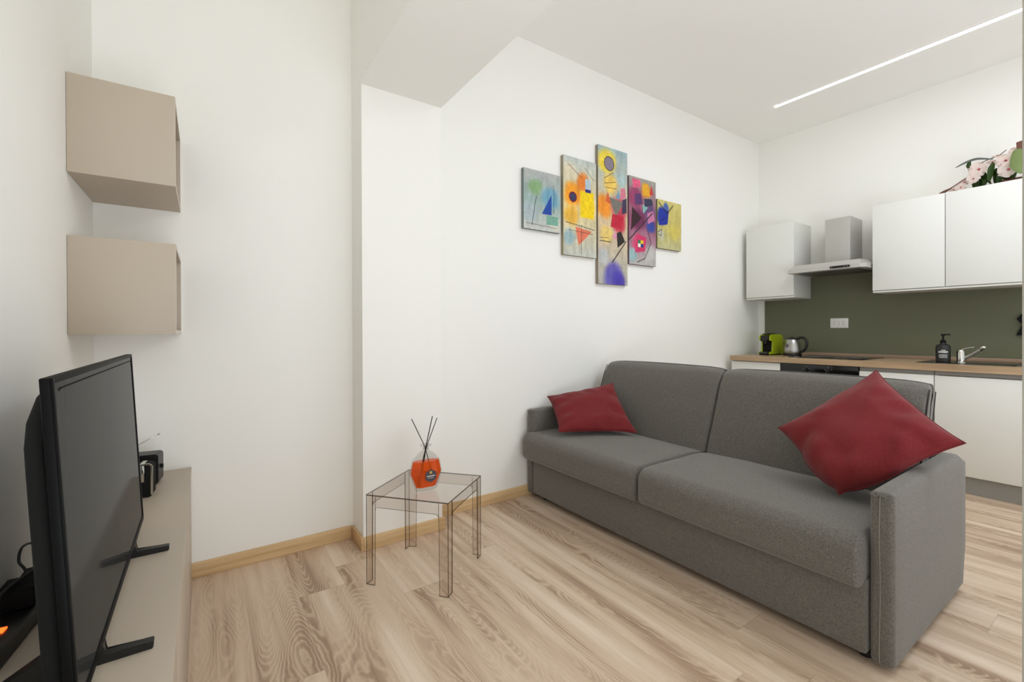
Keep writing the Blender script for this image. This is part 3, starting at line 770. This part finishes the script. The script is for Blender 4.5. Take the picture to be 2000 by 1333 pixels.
# ------------------------------------------------------------------ kitchen
XW, XF = XR, 4.36
def base_unit(name, y0, y1, label, doors, ztop=.818):
    t = thing(name, label, 'cabinet', (4.7, (y0+y1)/2, 0), 'white base units under the worktop')
    box('body', 4.402, XW-.002, y0+.0008, y1-.0008, .12, .852 if name != 'sink_cabinet' else .770, white_side, t, .001)
    if name == 'sink_cabinet':
        for a in (y0+.0008, y1-.0188): box('side_panel', 4.402, XW-.002, a, a+.018, .7705, .852, white_side, t, 0)
    n = len(doors)
    for a, b in doors: box('door', 4.380, 4.400, a+.0015, b-.0015, .124, ztop, white_lam, t, .002)
    if ztop < .84: box('grip_channel', 4.392, 4.4015, y0+.001, y1-.001, ztop+.004, .852, alu, t, 0)
    box('plinth', 4.402, 4.418, y0+.0005, y1-.0005, 0, .118, alu, t, 0)
base_unit('base_cabinet', 2.012, 2.475, 'white base unit at the far left end of the worktop, beside the oven', [(2.012, 2.475)], .844)
base_unit('base_cabinet', .955, 1.408, 'white base unit right of the oven, mostly behind the sofa back', [(.955, 1.408)])
base_unit('sink_cabinet', .05, .953, 'white base unit under the sink, at the right edge past the sofa', [(.503, .953), (.05, .501)])
ov = thing('oven', 'built-in black oven under the hob, only its control panel above the sofa', 'oven', (4.7, 1.71, 0))
box('body', 4.402, XW-.01, 1.412, 2.008, .12, .852, black_matte, ov, 0)
box('control_panel', 4.378, 4.400, 1.412, 2.008, .74, .850, black_gloss, ov, .0015)
box('door', 4.378, 4.400, 1.412, 2.008, .124, .737, black_gloss, ov, .0015)
box('plinth', 4.402, 4.418, 1.410, 2.010, 0, .118, alu, ov, 0)
for y in (1.795, 1.625):
    k_ = add_lathe(bmesh.new(), 0, 0, [(.017, 0), (.015, .016), (.012, .018)], 20)
    bmesh.ops.rotate(k_, verts=k_.verts, cent=(0, 0, 0), matrix=Matrix.Rotation(-PI/2, 3, 'Y')); bmesh.ops.translate(k_, verts=k_.verts, vec=(4.3775, y, .800))
    autosmooth(link('knob', k_, black_gloss, ov))
    for a_, b_, c_, d_ in ((-.004, .004, .826, .832), (-.028, -.022, .808, .814), (.022, .028, .808, .814)):
        link('control_marking', add_box(bmesh.new(), 4.3770, 4.3778, y+a_, y+b_, c_, d_), grey_print, ov)

wt = thing('worktop', 'light oak kitchen worktop with upstand running along the green splashback', 'worktop', (4.7, 1.2, .855))
bm = bmesh.new(); za, zb = .8535, .900
hx0, hx1, hy0, hy1 = 4.50, 4.93, .12, .55
add_box(bm, XF, hx0, .05, 2.478, za, zb); add_box(bm, hx1, XW-.002, .05, 2.478, za, zb)
add_box(bm, hx0, hx1, .05, hy0, za, zb); add_box(bm, hx0, hx1, hy1, 2.478, za, zb)
bmesh.ops.remove_doubles(bm, verts=bm.verts, dist=1e-5)
link('slab', bm, oak_top, wt)
box('upstand', XW-.024, XW-.010, .05, 2.478, .9005, .928, wood('oak_upstand', (142, 120, 102), (168, 144, 124), 'Y', .5), wt, .002)
sk = thing('sink', 'inset stainless steel sink at the right end of the worktop', 'sink', (4.7, .41, .9))
bm = bmesh.new()
add_box(bm, hx0-.015, hx1+.015, hy0-.015, hy0+.004, .9006, .9035); add_box(bm, hx0-.015, hx1+.015, hy1-.004, hy1+.015, .9006, .9035)
add_box(bm, hx0-.015, hx0+.004, hy0+.004, hy1-.004, .9006, .9035); add_box(bm, hx1-.004, hx1+.015, hy0+.004, hy1-.004, .9006, .9035)
link('rim', bm, steel, sk)
bm = bmesh.new()
add_box(bm, hx0+.002, hx0+.004, hy0+.004, hy1-.004, .78, .9005); add_box(bm, hx1-.004, hx1-.002, hy0+.004, hy1-.004, .78, .9005)
add_box(bm, hx0+.002, hx1-.002, hy0+.002, hy0+.004, .78, .9005); add_box(bm, hx0+.002, hx1-.002, hy1-.004, hy1-.002, .78, .9005); add_box(bm, hx0+.002, hx1-.002, hy0+.002, hy1-.002, .778, .780)
link('basin', bm, steel, sk)
sink_steel = mat('sink_steel', (120, 118, 114), .22, metal=1)
box('drainboard', 4.47, 4.95, hy1+.016, 1.08, .9006, .9040, sink_steel, sk, .001)
hb = thing('hob', 'black glass hob set in the worktop below the extractor hood', 'hob', (4.7, 1.71, .9))
box('glass_top', 4.47, 4.97, 1.41, 1.985, .9006, .9065, black_gloss, hb, .001)
for cx_, cy_, rr_ in ((4.60, 1.56, .09), (4.60, 1.84, .075), (4.83, 1.56, .075), (4.83, 1.84, .09)):
    o_ = [(cx_+rr_*math.cos(q), cy_+rr_*math.sin(q)) for q in [2*PI*k/40 for k in range(41)]]
    link('zone_marking', add_tube(bmesh.new(), [(x, y, .9069) for x, y in o_], .0007, 4, caps=False), grey_print, hb)
sb_ = thing('splashback', 'matt olive green splashback panel between worktop and wall cabinets', 'splashback', (XW, 1.2, .93))
bm = bmesh.new(); add_box(bm, XW-.010, XW-.001, .05, 2.482, .929, 1.466); add_box(bm, XW-.010, XW-.001, 1.418, 2.028, 1.466, 1.70)
link('panel', bm, green_panel, sb_)

def wall_cab(y0, y1, z0, z1, label, doors):
    t = thing('wall_cabinet', label, 'cabinet', (4.9, (y0+y1)/2, z0), 'white wall cabinets')
    box('body', 4.722, XW-.001, y0, y1, z0, z1, white_side, t, .001)
    for a, b in doors: box('door', 4.700, 4.7195, a+.0012, b-.0012, z0+.018, z1, white_lam, t, .002)
    box('bottom_rail', 4.708, 4.7215, y0+.001, y1-.001, z0, z0+.012, white_lam, t, .001)
wall_cab(2.033, 2.496, 1.470, 2.203, 'single-door white wall cabinet in the corner left of the hood', [(2.033, 2.496)])
wall_cab(.505, 1.416, 1.466, 2.203, 'two-door white wall cabinet right of the hood, under the orchids', [(.961, 1.416), (.505, .959)])

hd = thing('cooker_hood', 'silver wall-mounted cooker hood with square chimney over the hob', 'hood', (4.85, 1.72, 1.68))
bm = bmesh.new()
y0_, y1_ = 1.424, 2.026
xf = 4.545; z0_, z1_ = 1.682, 1.716
# canopy: thin wedge with a chamfered front and canted front corners
V = lambda *a: bm.verts.new(a)
low = [V(5.055, y0_, z0_), V(5.055, y1_, z0_), V(xf+.02, y1_, z0_), V(xf, y1_-.012, z0_), V(xf, y0_+.03, z0_), V(xf+.05, y0_, z0_)]
mid = [V(5.055, y0_, z1_), V(5.055, y1_, z1_), V(xf+.03, y1_, z1_), V(xf+.008, y1_-.014, z1_), V(xf+.006, y0_+.03, z1_), V(xf+.055, y0_, z1_)]
topv = [V(5.055, y0_+.03, z1_+.045), V(5.055, y1_-.03, z1_+.045), V(4.80, y1_-.035, z1_+.048), V(xf+.05, y1_-.045, z1_+.040), V(xf+.05, y0_+.045, z1_+.040), V(4.80, y0_+.035, z1_+.048)]
for A_, B_ in ((low, mid), (mid, topv)):
    for k in range(6): bm.faces.new((A_[k], A_[(k+1) % 6], B_[(k+1) % 6], B_[k]))
bm.faces.new(low); bm.faces.new(topv)
autosmooth(link('canopy', bm, hood_paint, hd), 20)
box('filter', 4.62, 5.0, 1.48, 1.97, 1.678, 1.6838, mat('filter_grey', (96, 96, 92), .5, metal=.5), hd, .001)
box('chimney', 4.785, 5.068, 1.603, 1.801, 1.735, 2.178, hood_paint, hd, .002)
cp = bmesh.new(); prism(cp, [(y, z) for y, z in rounded_rect(.150, .020, .009, 1.600, 1.7000)], 'X', xf-.0025, xf+.004)
cpo = autosmooth(link('control_panel', cp, black_gloss, hd), 40); cpo['label'] = 'black pill-shaped control strip'
for y in (1.540, 1.560, 1.655): link('button', add_box(bmesh.new(), xf-.0035, xf-.0024, y, y+.008, 1.697, 1.703), steel, cpo)

ol = thing('wall_outlet', 'white rectangular socket plate on the green splashback', 'outlet', (XW-.01, 1.783, 1.17))
box('plate', XW-.019, XW-.0105, 1.708, 1.858, 1.170, 1.264, white_plastic, ol, .003)
for k in range(3):
    y = 1.745+.038*k
    m_ = box('module', XW-.0205, XW-.0192, y-.016, y+.016, 1.190, 1.244, white_plastic, ol, .0006)
    pr_ = bmesh.new()
    for zz in (1.203, 1.217, 1.231): add_lathe(pr_, 0, 0, [(.0028, zz*0), (.0028, .0006)], 10) if False else add_box(pr_, XW-.0212, XW-.0205, y-.0028, y+.0028, zz-.0028, zz+.0028)
    link('socket_holes', pr_, grey_print, m_)

# coffee machine
cmn = thing('coffee_machine', 'small lime green and black capsule coffee machine on the worktop corner', 'coffee machine', (4.76, 2.285, .9005))
bm = bmesh.new()
side = [(-.115, .01), (.15, .01), (.15, .180), (.135, .200), (-.045, .210), (-.100, .195), (-.108, .150), (-.055, .135), (-.060, .04), (-.115, .03)]
for y in (-.056, .044):
    prism(bm, side, 'Y', y, y+.012)
autosmooth(link('side_shell', bm, lime, cmn, local=True))
box('top_shell', -.045, .145, -.044, .044, .196, .207, lime, cmn, .002, local=True)
box('core', -.055, .146, -.0435, .0435, .0, .194, black_matte, cmn, .002, local=True)
box('brew_head', -.112, -.057, -.040, .040, .135, .198, black_gloss, cmn, .012, local=True)
box('lever', -.095, .06, -.028, .028, .2075, .218, black_gloss, cmn, .004, local=True)
bm = bmesh.new(); add_lathe(bm, -.088, 0, [(.012, .118), (.012, .135)], 16); link('spout', bm, black_gloss, cmn, local=True)
dt = box('drip_tray', -.135, -.057, -.042, .042, .0, .028, black_gloss, cmn, .006, local=True)
box('grate', -.128, -.064, -.035, .035, .0285, .031, steel, dt, .001, local=True)

# kettle
kt = thing('kettle', 'stainless steel electric kettle with black handle beside the lime coffee machine', 'kettle', (4.76, 2.075, .9005))
bm = add_lathe(bmesh.new(), 0, 0, [(.072, .0), (.080, .006), (.080, .018), (.074, .022)], 32); link('base', bm, black_plastic, kt, True, local=True)
bm = add_lathe(bmesh.new(), 0, 0, [(.078, .024), (.081, .030), (.078, .06), (.070, .11), (.060, .150), (.055, .158)], 36); autosmooth(link('body', bm, steel, kt, local=True), 50)
bm = add_lathe(bmesh.new(), 0, 0, [(.055, .1585), (.050, .168), (.02, .172), (.012, .180), (.0, .182)], 28); autosmooth(link('lid', bm, black_plastic, kt, local=True), 50)
bm = bmesh.new()
for a_, b_ in (((0, .050, .120), (0, .092, .158)),):
    v1 = [bm.verts.new(q) for q in ((-.020, .055, .105), (.020, .055, .105), (.016, .050, .156), (-.016, .050, .156))]; v2 = bm.verts.new((0, .086, .160)); v3 = bm.verts.new((0, .076, .128))
    bm.faces.new((v1[0], v1[3], v2, v3)); bm.faces.new((v1[1], v3, v2, v1[2])); bm.faces.new((v1[0], v3, v1[1])); bm.faces.new((v1[3], v1[2], v2)); bm.faces.new(v1)
link('spout', bm, steel, kt, local=True)
hp = spline([(0, -.045, .165), (0, -.080, .178), (0, -.118, .165), (0, -.130, .120), (0, -.116, .070), (0, -.085, .040)], 8)
bm = add_tube(bmesh.new(), hp, .0125, 12); link('handle', bm, black_plastic, kt, True, local=True)
bm = add_lathe(bmesh.new(), 0, 0, [(.019, 0), (.019, .002)], 22, sy=.72)
bmesh.ops.rotate(bm, verts=bm.verts, cent=(0, 0, 0), matrix=Matrix.Rotation(-PI/2, 3, 'Y')); bmesh.ops.translate(bm, verts=bm.verts, vec=(-.0725, 0.014, .098))
eb = link('badge', bm, mat('badge_grey', (96, 88, 88), .5), kt, local=True); eb.rotation_euler = (0, math.radians(0), 0)

# soap dispenser
sd = thing('soap_dispenser', 'black pump soap bottle with white lettering beside the kitchen tap', 'bottle', (4.62, .955, .9042))
bm = add_lathe(bmesh.new(), 0, 0, [(.038, .0), (.042, .004), (.042, .115), (.036, .130), (.018, .138), (.014, .146)], 32); autosmooth(link('bottle', bm, black_plastic, sd, local=True), 40)
bm = add_lathe(bmesh.new(), 0, 0, [(.016, .1465), (.018, .152), (.016, .166), (.006, .168), (.005, .200)], 24); autosmooth(link('collar', bm, black_matte, sd, local=True), 40)
bm = add_lathe(bmesh.new(), 0, 0, [(.012, .2005), (.013, .206), (.010, .213)], 20); add_tube(bm, [(0, 0, .209), (0, -.036, .210), (0, -.040, .206)], .0045, 8); link('pump', bm, black_matte, sd, True, local=True)
bm = bmesh.new()
def curved_bar(bm, a0, a1, z0, z1, r=.0423):
    n = 6
    lo = [bm.verts.new((r*math.cos(q), r*math.sin(q), z0)) for q in [a0+(a1-a0)*k/n for k in range(n+1)]]
    hi = [bm.verts.new((r*math.cos(q), r*math.sin(q), z1)) for q in [a0+(a1-a0)*k/n for k in range(n+1)]]
    for k in range(n): bm.faces.new((lo[k], lo[k+1], hi[k+1], hi[k]))
c0 = PI + math.radians(12)
rng = random.Random(3)
for z, hgt, wd in ((.088, .006, .30), (.072, .013, .66), (.057, .003, .62), (.046, .006, .60), (.035, .005, .55)):
    a = c0-wd
    while a < c0+wd:
        st = rng.uniform(.07, .17); curved_bar(bm, a, min(a+st*.8, c0+wd), z+rng.uniform(-.0012, .0012), z+hgt); a += st
link('lettering', bm, white_print, sd, local=True)

# tap
tp = thing('kitchen_tap', 'chrome pull-out mixer tap at the sink, spout angled up to the right', 'tap', (4.64, .862, .9042))
bm = add_lathe(bmesh.new(), 0, 0, [(.029, 0), (.029, .006), (.024, .010), (.024, .075), (.020, .092), (.010, .098), (0, .099)], 28); autosmooth(link('body', bm, chrome, tp, local=True), 50)
bm = add_tube(bmesh.new(), spline([(0, -.018, .030), (0, -.055, .060), (0, -.100, .100)], 6), .0125, 14); link('spout', bm, steel, tp, True, local=True)
bm = add_tube(bmesh.new(), [(0, -.098, .098), (0, -.118, .116), (0, -.128, .112)], .014, 14); link('spray_head', bm, chrome, tp, True, local=True)
bm = add_tube(bmesh.new(), spline([(0, 0, .094), (0, -.030, .108), (0, -.070, .116)], 6), .005, 10, r_end=.0035); link('lever', bm, chrome, tp, True, local=True)

# dark hourglass object at the right edge
uh = thing('towel_hook', 'black hourglass-shaped hook on the splashback, cut off by the right edge', 'hook', (XW-.012, .600, 1.10))
bm = prism(bmesh.new(), [(.636, 1.107), (.560, 1.107), (.594, 1.190), (.566, 1.230), (.590, 1.266), (.610, 1.266), (.634, 1.228), (.606, 1.188)], 'X', XW-.032, XW-.0105)
link('hook_body', bm, black_matte, uh)

# ------------------------------------------------------------------ orchids on the wall cabinet
oc = thing('orchid_arrangement', 'arrangement of pale pink artificial orchids and twigs lying on top of the white wall cabinet', 'flowers', (4.86, .72, 2.204))
def orchid(px, py, pz, s, facing, roll=0, seed=0):
    """an orchid: five petals and a dark throat"""
    f = Vector(facing).normalized(); a = f.cross(Vector((0, 0, 1))).normalized(); b = a.cross(f)
    rg = random.Random(seed)
    bm = bmesh.new()
    for k in range(5):
        q = roll + 2*PI*k/5 + rg.uniform(-.1, .1); big = 1.0 if k % 5 in (1, 4, 0) else .82
        d = a*math.cos(q)+b*math.sin(q); w_ = f.cross(d)
        n1, n2 = 6, 6; grid = []
        for i in range(n1+1):
            t_ = i/n1; wd = s*.80*big*math.sin(PI*min(1, t_*.86+.12))**.8
            row = []
            for j in range(n2+1):
                u = -1+2*j/n2
                p = Vector((px, py, pz)) + d*(s*big*(.06+.94*t_)*(1-.12*u*u*t_)) + w_*(wd*u) + f*(s*(.10*math.sin(t_*PI) - .16*t_*t_ + .10*u*u*t_) + .06*s*rg.uniform(-.2, .2))
                row.append(bm.verts.new(p))
            grid.append(row)
        for i in range(n1):
            for j in range(n2): bm.faces.new((grid[i][j], grid[i+1][j], grid[i+1][j+1], grid[i][j+1]))
    bmesh.ops.solidify(bm, geom=list(bm.faces), thickness=.0008)
    o = link('flower', bm, petal_mat, oc, True)
    t_ = bmesh.new()
    bmesh.ops.create_uvsphere(t_, u_segments=10, v_segments=8, radius=s*.13)
    for v in t_.verts:
        c = v.co.copy(); v.co = Vector((px, py, pz)) + f*(s*.10) + a*c.x + f*c.y*1.2 + b*c.z*.8
    link('throat', t_, petal_deep, o, True)
FC = (-.9, -.28, .12)
for i, (y, z, x, s, fc, rl) in enumerate([(.795, 2.352, 4.80, .062, FC, .3), (.820, 2.285, 4.775, .044, (-.9, -.4, -.1), 1.0), (.872, 2.275, 4.80, .036, (-.8, -.1, .5), .2),
        (.885, 2.236, 4.77, .038, (-.9, .1, .1), .8), (.655, 2.370, 4.78, .060, FC, .1), (.640, 2.300, 4.765, .062, (-.9, -.3, -.15), .7), (.705, 2.432, 4.84, .034, (-.4, -.1, .9), .4),
        (.600, 2.420, 4.82, .055, (-.9, -.3, .3), .0), (.575, 2.330, 4.80, .055, FC, 1.3), (.735, 2.400, 4.87, .036, (-.6, -.3, .7), 1.2), (.930, 2.232, 4.79, .028, (-.8, .3, .4), .3), (.62, 2.36, 4.90, .05, (-.3, -.9, .2), .4)]):
    orchid(x, y, z, s, fc, rl, i)
def leaf(pts, wd, m, name='leaf', up_=(0, 0, 1), fold=.25):
    P_ = spline(pts, 6); bm = bmesh.new(); rows = []
    for i, p in enumerate(P_):
        t_ = i/(len(P_)-1); d = (P_[min(i+1, len(P_)-1)]-P_[max(i-1, 0)]).normalized(); s_ = d.cross(Vector(up_)).normalized(); nn = s_.cross(d)
        hw = wd*math.sin(PI*(.06+.90*t_))**.8
        rows.append([bm.verts.new(p - s_*hw + nn*hw*fold), bm.verts.new(p), bm.verts.new(p + s_*hw + nn*hw*fold)])
    for A_, B_ in zip(rows, rows[1:]):
        for k in range(2): bm.faces.new((A_[k], A_[k+1], B_[k+1], B_[k]))
    bmesh.ops.solidify(bm, geom=list(bm.faces), thickness=.0012)
    return link(name, bm, m, oc, True)
rg = random.Random(5)
for k in range(34):
    y = rg.uniform(.62, .84); z = rg.uniform(2.212, 2.27); x = rg.uniform(4.79, 4.92)
    e = (x+rg.uniform(-.06, .02), y+rg.uniform(-.07, .08), z+rg.uniform(.05, .13))
    leaf([(x, y, z), ((x+e[0])/2, (y+e[1])/2, (z+e[2])/2+.015), e], rg.uniform(.012, .022), leaf_mat)
leaf([(4.83, .815, 2.36), (4.81, .850, 2.395), (4.80, .840, 2.43)], .014, leaf_mat, up_=(1, .2, 0))
leaf([(4.80, .72, 2.405), (4.79, .80, 2.432), (4.79, .86, 2.425), (4.79, .92, 2.400)], .009, mat('grey_green_leaf', (120, 126, 120), .6), up_=(1, 0, 0))
leaf([(4.76, .600, 2.43), (4.735, .585, 2.36), (4.700, .575, 2.30), (4.685, .560, 2.235)], .050, leaf_pale, up_=(1, 0, 0), fold=.12)
br = bmesh.new()
add_tube(br, spline([(4.775, 1.010, 2.213), (4.770, .965, 2.232), (4.775, .905, 2.270), (4.78, .850, 2.305), (4.80, .790, 2.330)], 6), .0045, 8, r_end=.004)
for k in range(7):
    p = spline([(4.775, 1.010, 2.213), (4.770, .965, 2.232), (4.775, .930, 2.252)], 3)[k if k < 7 else -1]
link('twig', br, twig_mat, oc, True)
leaf([(4.775, 1.018, 2.211), (4.772, .985, 2.226), (4.772, .935, 2.246)], .010, twig_mat, 'dry_pod', up_=(1, 0, 0))
br = bmesh.new(); add_tube(br, spline([(4.80, .78, 2.40), (4.81, .74, 2.415), (4.83, .70, 2.43), (4.84, .66, 2.462)], 6), .003, 6); add_tube(br, spline([(4.83, .62, 2.22), (4.82, .70, 2.225), (4.80, .80, 2.218), (4.78, .90, 2.214)], 6), .006, 6)
link('twig', br, twig_mat, oc, True)
box('planter', 4.82, 4.95, .555, .70, 2.2045, 2.245, twig_mat, oc, .006)
bm = bmesh.new(); prism(bm, [(.540, 2.436), (.603, 2.424), (.606, 2.486), (.540, 2.500)], 'X', 4.79, 4.80); link('brown_card', bm, twig_mat, oc)
